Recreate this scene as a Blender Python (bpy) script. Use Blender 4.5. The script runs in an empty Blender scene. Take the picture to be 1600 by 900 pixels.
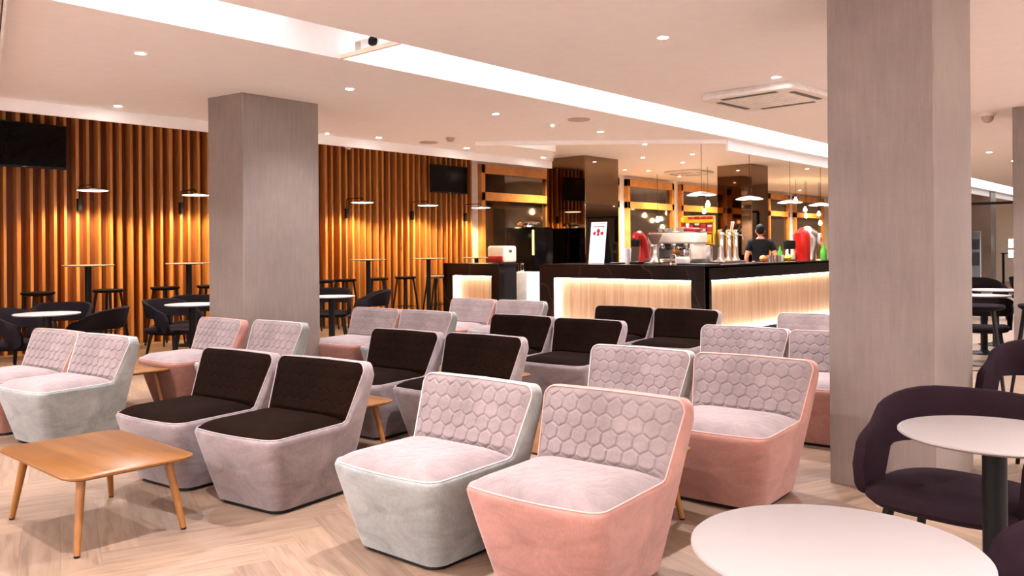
import bpy, bmesh, math, random
from mathutils import Vector, Matrix
random.seed(7)
C = bpy.context.scene.collection
PI = math.pi
def rad(d): return math.radians(d)

# ------------------------------------------------------------------ materials
def lin(r, g, b):
    f = lambda c: (c/255/12.92) if c/255 <= .04045 else ((c/255+.055)/1.055)**2.4
    return (f(r), f(g), f(b), 1)
class N:
    def __init__(s, name):
        s.m = bpy.data.materials.new(name); s.m.use_nodes = True
        s.t = s.m.node_tree; s.t.nodes.clear()
        s.out = s.t.nodes.new('ShaderNodeOutputMaterial')
    def n(s, typ, **kw):
        o = s.t.nodes.new('ShaderNode'+typ)
        for k, v in kw.items(): setattr(o, k, v)
        return o
    def set(s, sock, v):
        if hasattr(v, 'is_linked') or isinstance(v, bpy.types.NodeSocket): s.t.links.new(v, sock)
        elif v is not None: sock.default_value = v
    def math(s, op, a, b=None, c=None):
        o = s.n('Math', operation=op)
        for i, v in enumerate((a, b, c)): s.set(o.inputs[i], v)
        return o.outputs[0]
    def coords(s, kind='Object'): return s.n('TexCoord').outputs[kind]
    def mapping(s, vec, scale=(1,1,1), rot=(0,0,0), loc=(0,0,0)):
        o = s.n('Mapping'); s.set(o.inputs['Vector'], vec)
        o.inputs['Scale'].default_value = scale; o.inputs['Rotation'].default_value = rot; o.inputs['Location'].default_value = loc
        return o.outputs[0]
    def noise(s, vec, scale=5, detail=3, rough=.55, dist=0):
        o = s.n('TexNoise'); s.set(o.inputs['Vector'], vec)
        o.inputs['Scale'].default_value = scale; o.inputs['Detail'].default_value = detail
        o.inputs['Roughness'].default_value = rough; o.inputs['Distortion'].default_value = dist
        return o.outputs['Fac']
    def ramp(s, fac, stops):
        o = s.n('ValToRGB'); s.set(o.inputs[0], fac)
        e = o.color_ramp.elements
        while len(e) < len(stops): e.new(.5)
        for i, (p, c) in enumerate(stops): e[i].position = p; e[i].color = c
        return o.outputs[0]
    def bsdf(s, color=None, rough=.5, metal=0, **kw):
        o = s.n('BsdfPrincipled')
        s.set(o.inputs['Base Color'], color); s.set(o.inputs['Roughness'], rough); s.set(o.inputs['Metallic'], metal)
        for k, v in kw.items(): s.set(o.inputs[k.replace('_', ' ')], v)
        s.t.links.new(o.outputs[0], s.out.inputs[0])
        return o
    def bump(s, h, strength=.2, dist=.01):
        o = s.n('Bump'); s.set(o.inputs['Height'], h)
        o.inputs['Strength'].default_value = strength; o.inputs['Distance'].default_value = dist
        return o.outputs[0]

def plain(name, c, rough=.5, metal=0, var=.08, **kw):
    s = N(name)
    f = s.noise(s.coords(), 9, 2)
    d = tuple(x*(1-var) for x in c[:3])+(1,); e = tuple(min(1, x*(1+var)) for x in c[:3])+(1,)
    s.bsdf(s.ramp(f, [(.3, d), (.7, e)]), rough, metal, **kw)
    return s.m
def emit(name, c, st):
    s = N(name); o = s.n('Emission'); o.inputs[0].default_value = c; o.inputs[1].default_value = st
    s.t.links.new(o.outputs[0], s.out.inputs[0]); return s.m
def velvet(name, c, dark=.72, sheen=.35, tint=(1,.9,.85,1)):
    s = N(name); co = s.coords()
    f = s.noise(s.mapping(co, (1, 1, 1.6)), 4.0, 5, .62, .8); g = s.noise(s.mapping(co, (60, 60, 9)), 3, 2)
    f2 = s.math('ADD', s.math('MULTIPLY', f, .75), s.math('MULTIPLY', g, .25))
    d = tuple(x*dark for x in c[:3])+(1,); e = tuple(min(1, x*1.12) for x in c[:3])+(1,)
    b = s.bsdf(s.ramp(f2, [(.37, d), (.63, e)]), .85, 0, Sheen_Weight=sheen, Sheen_Roughness=.45, Sheen_Tint=tint)
    b.inputs['Specular IOR Level'].default_value = .03
    s.set(b.inputs['Normal'], s.bump(g, .12, .004))
    return s.m
def wood(name, c1, c2, rough=.4, scale=(1, 1, .06), fine=22, knots=False, **kw):
    s = N(name); co = s.coords()
    v = s.mapping(co, scale)
    f = s.noise(v, fine, 4, .6, .3); g = s.noise(v, fine*.25, 2)
    f = s.math('ADD', s.math('MULTIPLY', f, .6), s.math('MULTIPLY', g, .4))
    col = s.ramp(f, [(.34, c1), (.64, c2)])
    if knots:
        k = s.n('TexVoronoi'); s.set(k.inputs['Vector'], s.mapping(co, (1, 1, .35))); k.inputs['Scale'].default_value = 2.6
        kk = s.ramp(k.outputs['Distance'], [(.02, (.25, .12, .06, 1)), (.07, (1, 1, 1, 1))])
        mx = s.n('MixRGB', blend_type='MULTIPLY'); mx.inputs[0].default_value = .8
        s.set(mx.inputs[1], col); s.set(mx.inputs[2], kk); col = mx.outputs[0]
    b = s.bsdf(col, rough, 0, **kw)
    s.set(b.inputs['Normal'], s.bump(f, .08, .003))
    return s.m

def floor_material():
    s = N('oak_herringbone_floor'); W = .16; n = 6
    co = s.mapping(s.coords(), (1/W, 1/W, 1), (0, 0, rad(20)))
    sep = s.n('SeparateXYZ'); s.set(sep.inputs[0], co); x, y = sep.outputs[0], sep.outputs[1]
    i, j = s.math('FLOOR', x), s.math('FLOOR', y)
    k = s.math('FLOORED_MODULO', s.math('SUBTRACT', i, j), 2*n)
    hor = s.math('LESS_THAN', k, n-.5)
    def mix(a, b):   # hor ? a : b
        return s.math('ADD', s.math('MULTIPLY', hor, a), s.math('MULTIPLY', s.math('SUBTRACT', 1, hor), b))
    ida = mix(s.math('SUBTRACT', i, k), i)
    idb = mix(j, s.math('ADD', s.math('SUBTRACT', j, s.math('SUBTRACT', 2*n-1, k)), 500.5))
    cb = s.n('CombineXYZ'); s.set(cb.inputs[0], ida); s.set(cb.inputs[1], idb)
    wn = s.n('TexWhiteNoise', noise_dimensions='3D'); s.set(wn.inputs['Vector'], cb.outputs[0])
    gx, gy = mix(s.math('MULTIPLY', x, .09), s.math('MULTIPLY', y, .09)), mix(y, x)
    cg = s.n('CombineXYZ'); s.set(cg.inputs[0], gx); s.set(cg.inputs[1], gy); s.set(cg.inputs[2], s.math('MULTIPLY', wn.outputs[0], 40))
    grain = s.noise(cg.outputs[0], 5, 5, .62, .5)
    base = s.ramp(grain, [(.28, lin(114, 90, 73)), (.5, lin(141, 115, 95)), (.74, lin(152, 127, 106))])
    tone = s.ramp(wn.outputs[0], [(0, (.80, .79, .78, 1)), (1, (1.04, 1.03, 1.0, 1))])
    mx = s.n('MixRGB', blend_type='MULTIPLY'); mx.inputs[0].default_value = 1; s.set(mx.inputs[1], base); s.set(mx.inputs[2], tone)
    # joints
    fx, fy = s.math('FRACT', x), s.math('FRACT', y)
    across = mix(fy, fx)
    edge = s.math('MINIMUM', across, s.math('SUBTRACT', 1, across))
    line = s.math('LESS_THAN', edge, .012)
    m2 = s.n('MixRGB', blend_type='MULTIPLY'); s.set(m2.inputs[0], s.math('MULTIPLY', line, .45)); s.set(m2.inputs[1], mx.outputs[0]); m2.inputs[2].default_value = (.35, .28, .22, 1)
    b = s.bsdf(m2.outputs[0], .38, 0)
    s.set(b.inputs['Normal'], s.bump(grain, .05, .002))
    return s.m
def concrete(name, c1, c2):
    s = N(name); co = s.coords()
    a = s.noise(s.mapping(co, (9, 9, .8)), 4, 5, .65); b_ = s.noise(co, 2.1, 4, .6)
    fine = s.noise(s.mapping(co, (60, 60, 4)), 3, 2); hz = s.noise(s.mapping(co, (6, 6, 80)), 3, 2)
    f = s.math('ADD', s.math('MULTIPLY', a, .3), s.math('MULTIPLY', b_, .45))
    f = s.math('ADD', f, s.math('ADD', s.math('MULTIPLY', fine, .14), s.math('MULTIPLY', hz, .11)))
    b = s.bsdf(s.ramp(f, [(.30, c1), (.68, c2)]), .42, 0)
    s.set(b.inputs['Normal'], s.bump(f, .05, .003)); return s.m
def marble(name):
    s = N(name); co = s.coords()
    w = s.n('TexWave'); s.set(w.inputs['Vector'], s.mapping(co, (1.1, 1.1, .8), (.3, .5, .9)))
    w.inputs['Scale'].default_value = .55; w.inputs['Distortion'].default_value = 7; w.inputs['Detail'].default_value = 3; w.inputs['Detail Scale'].default_value = 1.3
    col = s.ramp(w.outputs['Fac'], [(0, lin(16, 11, 11)), (.994, lin(22, 15, 15)), (1, lin(44, 34, 33))])
    s.bsdf(col, .22, 0); return s.m
M = {}
M['ceiling'] = plain('painted_ceiling', (.92, .905, .90, 1), .75, var=.015)
M['wall'] = plain('white_plaster', (.84, .81, .79, 1), .8, var=.03)
M['floor'] = floor_material()
M['column'] = concrete('column_cladding', lin(112, 99, 91), lin(142, 127, 118))
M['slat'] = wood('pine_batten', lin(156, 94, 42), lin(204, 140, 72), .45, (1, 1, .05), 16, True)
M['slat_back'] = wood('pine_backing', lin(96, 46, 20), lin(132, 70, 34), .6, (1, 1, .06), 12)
M['frame'] = wood('window_oak', lin(196, 130, 62), lin(222, 158, 86), .4, (.5, .5, .5), 10)
M['glass'] = plain('dark_window_glass', (.03, .02, .015, 1), .05, 0, IOR=2.3, Specular_IOR_Level=.5)
M['bar_oak'] = wood('bar_panel_oak', lin(176, 138, 106), lin(206, 172, 140), .45, (1, 1, .05), 26)
M['marble'] = marble('black_marble')
M['oak'] = wood('table_oak', lin(100, 58, 15), lin(128, 80, 26), .36, (1, .06, 1), 26)
M['oak_leg'] = wood('leg_oak', lin(128, 78, 28), lin(152, 98, 42), .4, (1, 1, .08), 18)
M['white_top'] = plain('white_laminate', (.31, .27, .25, 1), .6, var=.01)
M['black_metal'] = plain('black_metal', (.004, .004, .004, 1), .5, Specular_IOR_Level=.2)
M['black_wood'] = plain('black_ash', (.005, .004, .004, 1), .5, Specular_IOR_Level=.25)
M['black_gloss'] = plain('black_screen', (.003, .003, .0035, 1), .12, Specular_IOR_Level=.12)
M['fabric'] = velvet('aubergine_felt', lin(38, 25, 30), .8, .02, (.8, .7, .75, 1))
M['fabric_dark'] = velvet('charcoal_felt', lin(30, 24, 26), .8, .02, (.8, .75, .75, 1))
M['mint'] = velvet('mint_velvet', lin(146, 147, 143), .66)
M['pink'] = velvet('salmon_velvet', lin(170, 122, 109), .74)
M['mauve'] = velvet('mauve_grey_velvet', lin(140, 125, 123), .64)
M['lilac'] = velvet('lilac_velvet', lin(138, 122, 119), .76)
M['brown'] = velvet('chocolate_velvet', lin(24, 12, 6), .62, .0, (.7, .5, .4, 1))
M['mint_pipe'] = plain('mint_piping', lin(196, 192, 184), .6)
M['pink_pipe'] = plain('salmon_piping', lin(206, 160, 146), .6)
M['mauve_pipe'] = plain('mauve_piping', lin(158, 142, 139), .6)
M['mirror'] = plain('bronze_mirror', (.30, .205, .13, 1), .025, 1, var=.01)
M['steel'] = plain('brushed_steel', (.62, .58, .55, 1), .25, 1)
M['chrome'] = plain('chrome', (.8, .77, .75, 1), .08, 1)
M['white_plastic'] = plain('white_plastic', (.80, .76, .73, 1), .35)
M['cream'] = plain('cream_enamel', lin(232, 214, 190), .3)
M['red'] = plain('red_enamel', lin(200, 30, 24), .3)
M['red_dark'] = plain('dark_red_enamel', lin(150, 22, 26), .3)
M['yellow'] = plain('yellow_plastic', lin(244, 196, 30), .4)
M['green'] = plain('green_glass', lin(70, 150, 50), .15)
M['black_plastic'] = plain('black_plastic', (.005, .0045, .0045, 1), .4, Specular_IOR_Level=.3)
M['grey'] = plain('grey_print', lin(120, 110, 104), .6)
M['paper'] = plain('white_paper', (.85, .82, .8, 1), .6)
M['skin'] = plain('skin', lin(205, 140, 112), .5)
M['hair'] = plain('dark_hair', (.006, .004, .003, 1), .7, Specular_IOR_Level=.2)
M['shirt'] = plain('black_shirt', (.004, .004, .0045, 1), .8, Specular_IOR_Level=.2)
M['lemon'] = plain('lemon_peel', lin(250, 206, 40), .45)
M['citrus'] = plain('orange_peel', lin(240, 130, 60), .45)
M['vent'] = plain('vent_grey', lin(186, 168, 156), .6)
WARM = (1.0, .72, .53, 1)
M['lamp'] = emit('downlight_glow', (1, .94, .88, 1), 30)
M['cove'] = emit('light_slot_glow', (1, .97, 1.0, 1), .42)
M['led'] = emit('led_strip_glow', (1, .90, .80, 1), 6.5)
M['disc'] = emit('lamp_disc_glow', (1, .86, .72, 1), 1.6)
M['bulb'] = emit('bulb_glow', (1, .62, .28, 1), 16)
M['screen'] = emit('screen_glow', (.9, .92, 1, 1), 2.2)
M['amber'] = emit('amber_glow', (1, .50, .12, 1), .9)
M['dot'] = emit('led_dot', (.85, 1, .75, 1), 12)

# ------------------------------------------------------------------ mesh helpers
def box(bm, c, s, bev=0, rot=0, seg=2):
    m = Matrix.Translation(c) @ Matrix.Rotation(rot, 4, 'Z') @ Matrix.Diagonal((*s, 1))
    r = bmesh.ops.create_cube(bm, size=1, matrix=m)
    if bev:
        es = list({e for v in r['verts'] for e in v.link_edges})
        bmesh.ops.bevel(bm, geom=es, offset=bev, segments=seg, affect='EDGES', profile=.5)
def frame_basis(d):
    d = d.normalized(); u = Vector((0, 0, 1)) if abs(d.z) < .95 else Vector((1, 0, 0))
    a = d.cross(u).normalized(); return a, d.cross(a).normalized()
def tube(bm, pts, r, seg=8, closed=False, cap=True):
    pts = [Vector(p) for p in pts]; n = len(pts); rs = r if isinstance(r, (list, tuple)) else [r]*n
    rings = []; prev = None
    for i, p in enumerate(pts):
        if closed: d = pts[(i+1) % n]-pts[i-1]
        else: d = pts[min(i+1, n-1)]-pts[max(i-1, 0)]
        if prev is None: a, b = frame_basis(d)
        else:
            dn = d.normalized(); a = (prev-dn*prev.dot(dn)).normalized(); b = dn.cross(a)
        prev = a
        rings.append([bm.verts.new(p+(a*math.cos(t)+b*math.sin(t))*rs[i]) for t in [2*PI*k/seg for k in range(seg)]])
    for i in range(n if closed else n-1):
        A, B = rings[i], rings[(i+1) % n]
        for k in range(seg): bm.faces.new((A[k], A[(k+1) % seg], B[(k+1) % seg], B[k]))
    if cap and not closed: bm.faces.new(rings[0][::-1]); bm.faces.new(rings[-1])
def lathe(bm, prof, c=(0, 0, 0), seg=24, sx=1, sy=1):
    rings = []
    for r, z in prof:
        if r < 1e-6: rings.append([bm.verts.new((c[0], c[1], c[2]+z))])
        else: rings.append([bm.verts.new((c[0]+r*sx*math.cos(2*PI*k/seg), c[1]+r*sy*math.sin(2*PI*k/seg), c[2]+z)) for k in range(seg)])
    for A, B in zip(rings, rings[1:]):
        for k in range(seg):
            q = [A[k % len(A)], A[(k+1) % len(A)], B[(k+1) % len(B)], B[k % len(B)]]
            q2 = []
            for v in q:
                if v not in q2: q2.append(v)
            if len(q2) > 2: bm.faces.new(q2)
    if len(rings[0]) > 1: bm.faces.new(rings[0][::-1])
    if len(rings[-1]) > 1: bm.faces.new(rings[-1])
def prism(bm, poly, z0, z1):
    lo = [bm.verts.new((x, y, z0)) for x, y in poly]; hi = [bm.verts.new((x, y, z1)) for x, y in poly]
    n = len(poly)
    for k in range(n): bm.faces.new((lo[k], lo[(k+1) % n], hi[(k+1) % n], hi[k]))
    bm.faces.new(lo[::-1]); bm.faces.new(hi)
def loft(bm, loops, closed=True, cap0=False, cap1=False):
    rings = [[bm.verts.new(p) for p in L] for L in loops]
    n = len(rings[0])
    for A, B in zip(rings, rings[1:]):
        for k in range(n if closed else n-1): bm.faces.new((A[k], A[(k+1) % n], B[(k+1) % n], B[k]))
    if cap0: bm.faces.new(rings[0][::-1])
    if cap1: bm.faces.new(rings[-1])
def obj(name, bm, mat, parent=None, smooth=True, angle=40, slot_object=False):
    bmesh.ops.recalc_face_normals(bm, faces=bm.faces[:])
    me = bpy.data.meshes.new(name); bm.to_mesh(me); bm.free()
    if smooth:
        for p in me.polygons: p.use_smooth = True
        me.set_sharp_from_angle(angle=rad(angle))
    o = bpy.data.objects.new(name, me); C.objects.link(o)
    me.materials.append(mat)
    if slot_object: o.material_slots[0].link = 'OBJECT'; o.material_slots[0].material = mat
    if parent: o.parent = parent
    return o
def B(): return bmesh.new()
def tag(o, label, cat, group=None):
    o['label'] = label; o['category'] = cat
    if group: o['group'] = group
    return o
def thing(name, label, cat, loc=(0, 0, 0), rotz=0, group=None):
    o = bpy.data.objects.new(name, None); C.objects.link(o)
    o.empty_display_size = .1; o.location = loc; o.rotation_euler = (0, 0, rotz)
    return tag(o, label, cat, group)
def struct(name, bm, mat, parent=None, smooth=False):
    o = obj(name, bm, mat, parent, smooth)
    if not parent: o['kind'] = 'structure'
    return o
def dup(root, loc, rotz, label, group=None):
    r = root.copy(); C.objects.link(r); r.location = loc; r.rotation_euler = (0, 0, rotz); r['label'] = label
    if group: r['group'] = group
    for ch in list(root.children):
        c = ch.copy(); C.objects.link(c); c.parent = r
        for g in list(ch.children):
            d = g.copy(); C.objects.link(d); d.parent = c
    return r

# ------------------------------------------------------------------ camera
F = 1300.0; YAW = math.atan(1145/F); HC = 1.35; PHI = .0079
cam = bpy.data.objects.new('camera', bpy.data.cameras.new('camera')); C.objects.link(cam)
fw = Vector((math.cos(YAW), math.sin(YAW), 0)); rt = Vector((math.sin(YAW), -math.cos(YAW), 0)); up = Vector((0, 0, 1))
r2 = rt*math.cos(PHI)-up*math.sin(PHI); u2 = up*math.cos(PHI)+rt*math.sin(PHI)
cam.matrix_world = Matrix(((r2.x, u2.x, -fw.x, 0), (r2.y, u2.y, -fw.y, 0), (r2.z, u2.z, -fw.z, HC), (0, 0, 0, 1)))
cam.data.sensor_width = 36; cam.data.lens = 36*F/1600; cam.data.shift_y = -63/1600; cam.data.clip_start = .05; cam.data.clip_end = 200
sc = bpy.context.scene; sc.camera = cam

# ------------------------------------------------------------------ the setting
ZC = 2.816; ZR = 3.22; U0, U1, V0, V1 = -2.5, 34.0, -3.5, 12.13
bm = B(); box(bm, ((U0+U1)/2, (V0+V1)/2, -.05), (U1-U0, V1-V0+.6, .1)); struct('floor', bm, M['floor'])
SA, SB = 4.52, 5.22
bm = B(); prism(bm, [(U0, V0), (U1, V0), (U1, SA), (U0, SA)], ZC, ZC+.33); struct('ceiling', bm, M['ceiling'])
bm = B(); prism(bm, [(U0, SB), (U1, SB), (U1, SB+.11), (10.53, SB+.11), (8.28, 7.95), (10.0, 7.95), (11.1, 8.85), (U0, 8.85)], ZC, ZC+.06); struct('ceiling', bm, M['ceiling'])
bm = B(); box(bm, ((U0+U1)/2, (SB+V1)/2+.2, ZR+.05), (U1-U0, V1-SB+.4, .1)); struct('ceiling', bm, M['ceiling'])
bm = B(); box(bm, ((U0+U1)/2, (SA+SB)/2, ZC+.33), (U1-U0, SB-SA, .05)); struct('ceiling', bm, M['ceiling'])
def strip(name, p, q, z0, z1, t, mat):
    p, q = Vector(p), Vector(q); d = q-p
    bm = B(); c = (p+q)/2
    box(bm, (c.x, c.y, (z0+z1)/2), (d.length, t, z1-z0), 0, math.atan2(d.y, d.x)); return struct(name, bm, mat)
strip('trim_1', (U0, 8.87), (11.1, 8.87), ZC-.12, ZR, .04, M['ceiling'])
strip('trim_2', (10.58, SB+.13), (U1, SB+.13), ZC-.15, ZR, .04, M['ceiling'])
strip('trim_3', (10.55, SB+.13), (8.28, 7.95), ZC-.055, ZR, .04, M['ceiling'])
strip('trim_4', (8.28, 7.93), (10.0, 7.93), ZC, ZR, .04, M['ceiling'])
strip('trim_9', (10.01, 7.93), (11.11, 8.86), ZC, ZR, .03, M['ceiling'])
strip('trim_5', (U0, SB+.02), (U1, SB+.02), ZC+.06, ZC+.31, .04, M['ceiling'])
for n, p, q in (('a', (8.6, 7.90), (9.9, 7.90)),):
    bm = B(); box(bm, ((p[0]+q[0])/2, p[1]-.015, ZR-.03), (q[0]-p[0], .03, .03)); o = obj('cove_light_strip', bm, emit('cove_strip_glow', (1, .92, .84, 1), 6), None, False)
    tag(o, 'thin bright cove strip high in the raised ceiling over the bar', 'cove light')
# walls
bm = B(); box(bm, ((U0+U1)/2, V1+.15, 1.7), (U1-U0, .1, 3.4)); struct('wall_left', bm, M['wall'])
bm = B(); box(bm, (U1+.05, (V0+V1)/2, 1.7), (.1, V1-V0+.4, 3.4)); struct('wall_back', bm, M['wall'])
bm = B(); box(bm, (U0-.05, (V0+V1)/2, 1.7), (.1, V1-V0+.4, 3.4)); struct('wall_front', bm, M['wall'])
bm = B(); box(bm, ((U0+U1)/2, V0-.05, 1.7), (U1-U0, .1, 3.4)); struct('wall_right', bm, M['wall'])
# ceiling bulkhead at the far left
strip('trim_7', (1.37, 4.76), (2.54, 8.84), ZC-.066, ZC, .22, M['vent'])
strip('trim_8', (1.49, 4.72), (2.665, 8.80), ZC-.078, ZC, .018, M['paper'])

# pine slats on the left wall
sl = thing('slatted_wall_panelling', 'tall pine batten panelling covering the left wall behind the bar stools', 'wall panelling', (0, V1, 0))
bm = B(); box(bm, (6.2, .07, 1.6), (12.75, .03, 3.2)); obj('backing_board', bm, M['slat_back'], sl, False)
bm = B(); u = -.1
k = 0
while u < 12.5:
    w = random.choice((.036, .04, .04, .044, .052)); d = random.choice((.13, .15, .15, .17)); z = 3.195
    box(bm, (u, .055-d/2, z/2), (w, d, z), .004, 0, 1)
    u += .1465*random.choice((.93, 1, 1, 1, 1.07)); k += 1
obj('batten', bm, M['slat'], sl, False)

# columns
def column(poly, label, mat, z1=ZC, name='column'):
    bm = B(); cx = sum(p[0] for p in poly)/len(poly); cy = sum(p[1] for p in poly)/len(poly)
    prism(bm, [(x-cx, y-cy) for x, y in poly], 0, z1)
    es = [e for e in bm.edges if abs(e.verts[0].co.z-e.verts[1].co.z) > 1]
    bmesh.ops.bevel(bm, geom=es, offset=.006, segments=1, affect='EDGES')
    o = obj(name, bm, mat, None, False); o.location = (cx, cy, 0); o['kind'] = 'structure'
    return o
column([(4.78, 1.229), (5.585, 1.232), (5.585, 1.80), (4.738, 1.777)], '', M['column'])
column([(4.158, 6.991), (5.02, 7.012), (5.02, 7.62), (4.09, 7.50)], '', M['column'])
column([(10.27, 1.31), (11.1, 1.31), (11.1, 1.868), (10.27, 1.868)], '', M['column'])
column([(13.70, 10.07), (14.90, 10.07), (14.90, 11.07), (13.70, 11.07)], '', M['mirror'], ZR)
column([(17.80, 8.40), (18.66, 8.40), (18.66, 9.26), (17.80, 9.26)], '', M['mirror'], ZR)

# windows along the left wall beyond the slats
def window(i, u0, u1, ztop=3.13, zm=2.45, zb=.35, fw_=.11, low='glass'):
    w = V1+.06
    bm = B(); D = .16
    for a, b, c, d in ((u0, u0+fw_, zb, ztop), (u1-fw_, u1, zb, ztop), (u0, u1, ztop-.19, ztop), (u0, u1, zm-.09, zm+.09), (u0, u1, zb, zb+.1)):
        box(bm, ((a+b)/2, w, (c+d)/2), (b-a, D, d-c), .005, 0, 1)
    o = obj('window_%d' % i, bm, M['frame'], None, False); o['kind'] = 'structure'
    for z0, z1 in ((zb+.1, zm-.09), (zm+.09, ztop-.19)):
        bm = B(); box(bm, ((u0+u1)/2, w+.02, (z0+z1)/2), (u1-u0-2*fw_, .012, z1-z0)); obj('pane', bm, M['glass'], o, False)
window(1, 12.80, 15.15); window(2, 15.5, 17.98); window(3, 18.36, 20.72); window(4, 21.12, 24.1); window(5, 24.5, 26.7); window(6, 27.0, 28.7); window(7, 29.2, 31.9)

# ------------------------------------------------------------------ lounge chairs
def arc(cx, cy, r, a0, a1, n): return [(cx+r*math.cos(a0+(a1-a0)*i/n), cy+r*math.sin(a0+(a1-a0)*i/n)) for i in range(n+1)]
def lerp(a, b, t): return tuple(x+(y-x)*t for x, y in zip(a, b))
SW, JW, TW = .318, .312, .350
def half_paths():
    R, Bt, K = [], [], []
    # A front edge
    for i in range(5):
        t = i/5; R.append(((SW-.07)*t, -.02+.02*t*t, .402)); Bt.append((.185*t, .085, .022)); K.append(0)
    for i, ((x, y), (bx, by)) in enumerate(zip(arc(SW-.07, .07, .07, -PI/2, 0, 6), arc(.185, .155, .07, -PI/2, 0, 6))):
        R.append((x, y, .402)); Bt.append((bx, by, .022)); K.append(0)
    for i in range(1, 9):
        t = i/8; R.append((SW+(JW-SW)*t, .07+.42*t, .402+.004*t)); Bt.append((.255, .155+.31*t, .022)); K.append(0)
    J = (JW+.003, .512, .418)
    E = (TW, .612, .668)
    for i in range(0, 7):
        t = i/6; R.append(lerp(J, E, t)); Bt.append((.255, .475+.075*t, .022)); K.append(t*.9+.08)
    for i in range(1, 7):
        a = PI/2*i/6; R.append((TW-.05+.05*math.cos(a), .612+.014*math.sin(a), .668+.05*math.sin(a)))
        Bt.append((.185+.07*math.cos(a), .55+.07*math.sin(a), .022)); K.append(1)
    for i in range(1, 6):
        t = i/5; R.append(((TW-.05)*(1-t), .626, .718+.004*t)); Bt.append((.185*(1-t), .62, .022)); K.append(1)
    return R, Bt, K
def mirror_loop(L): return L + [(-x, y, z) for x, y, z in L[-2:0:-1]]
def chair_meshes(hb=.0070, hs=.0022):
    R, Bt, K = half_paths(); n = len(R)
    def outward(i):
        a = Vector(R[max(i-1, 0)]); b = Vector(R[min(i+1, n-1)]); d = b-a
        return d
    O1, O2, O3 = [], [], []
    for i in range(n):
        x, y, z = R[i]; k = K[i]; s = .007
        dx, dy = (0, -1) if i < 5 else (None, None)
        # lateral push outward from the chair's own centre line
        px = 0 if abs(x) < 1e-6 else min(1, x/.2)
        topness = max(0, (z-.64)/.09) if k > 0 else 0
        fr = max(0, 1-(y/.10)) if k == 0 else 0
        O1.append((x+.007*px, y-.007*fr+.02*k, z-.004+.010*topness))
        O2.append((x+.011*px, y-.010*fr+.062*k, z-.016+.018*topness))
        O3.append((x+.006*px, y-.008*fr+.075*k, z-.036))
    def mid(t, bulge): return [(lerp(O3[i], Bt[i], t)[0]*(1+bulge), lerp(O3[i], Bt[i], t)[1], lerp(O3[i], Bt[i], t)[2]) for i in range(n)]
    loops = [R, O1, O2, O3, mid(.33, .012), mid(.66, .01), Bt]
    low = [(x*.94, .09+(y-.09)*.97+.008, .0215) for x, y, z in Bt]
    bm = B(); loft(bm, [mirror_loop(L) for L in loops+[low]], True, False, True)
    sh = bm
    pl = B(); prism(pl, [(x*.93, .35+(y-.35)*.93) for x, y, z in mirror_loop(Bt)], 0, .0225)
    pp = B(); tube(pp, mirror_loop([(x, y-.002, z+.002) for x, y, z in R]), .0032, 6, True)
    W = .076
    def hexf(x, y, d):
        sx, sy = W, W*1.7320508
        ax, ay = (x % sx)-sx/2, (y % sy)-sy/2
        bx, by = ((x-sx/2) % sx)-sx/2, ((y-sy/2) % sy)-sy/2
        gx, gy = (ax, ay) if ax*ax+ay*ay < bx*bx+by*by else (bx, by)
        c = max(abs(gx), abs(gx)*.5+abs(gy)*.8660254); e = W/2-c
        t = min(1, max(0, e/.0085)); return -d*(1-t*t*(3-2*t))
    def grid(nx, ny, f):
        bm = B(); V = [[bm.verts.new(f(-1+2*i/nx, j/ny)) for i in range(nx+1)] for j in range(ny+1)]
        for j in range(ny):
            for i in range(nx): bm.faces.new((V[j][i], V[j][i+1], V[j+1][i+1], V[j+1][i]))
        return bm
    def seatf(s, t):
        d = t*.51
        w = SW-.07+math.sqrt(max(0, .07**2-(.07-d)**2)) if d < .07 else SW+(JW-SW)*(d-.07)/.44
        x = s*w; y = d - (.02*(1-min(1, (x/(SW-.07))**2))*(1-t) if abs(x) < SW-.07 else 0)
        ed = max(0, (1-s**6))*max(0, 1-(1-min(1, t/.25))**3)
        ed2 = ed*(1-max(0, (t-.8)/.2)**2*.6)
        z = .402+.006*t+.048*ed2 - .008*math.exp(-((t-.55)/.25)**2-(s/.5)**2) + hexf(x, y, hs)*min(1, ed*2)
        return (x, y, z)
    J = Vector((JW+.003, .512, .418)); E = Vector((TW, .612, .668))
    def backf(s, t):
        h = -.03+t*.349
        if h <= .2693:
            q = J.lerp(E, h/.2693); w, y, z = q.x, q.y, q.z
        else:
            a = min(1, (h-.2693)/.05); w = TW-.05+.05*math.sqrt(max(0, 1-a*a)); y = .612+.014*a; z = .668+.05*a
        x = s*w
        ed = (1-s**8)*(1-max(0, (t-.75)/.25)**3)
        ed0 = min(1, max(0, h)/.03)
        b = .024*ed*ed0 + hexf(x+W/2, h+.012, hb*(1.15-.55*min(1, max(0, t))))*min(1, ed*1.6)*ed0
        y2 = y-b*.96-(.012 if t == 0 else 0)*0; z2 = z+b*.25+(.004*(1-s*s) if t > .9 else 0)
        return (x, y2, z2)
    return sh, pl, pp, grid(96, 80, seatf), grid(224, 112, backf)
sh, pl, pp, se, ba = chair_meshes()
KIND = {'mint': ('mint', 'mint_pipe', 'lilac'), 'pink': ('pink', 'pink_pipe', 'lilac'), 'brown': ('mauve', 'mauve_pipe', 'brown')}
lounge0 = thing('lounge_chair', '', 'chair', (0, 0, 0))
obj('shell', sh, M['mint'], lounge0, True, 60, True); obj('plinth', pl, M['black_plastic'], lounge0, False, 40, True)
obj('piping', pp, M['mint'], lounge0, True, 80, True); obj('seat', se, M['lilac'], lounge0, True, 80, True); obj('backrest', ba, M['lilac'], lounge0, True, 80, True)
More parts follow.
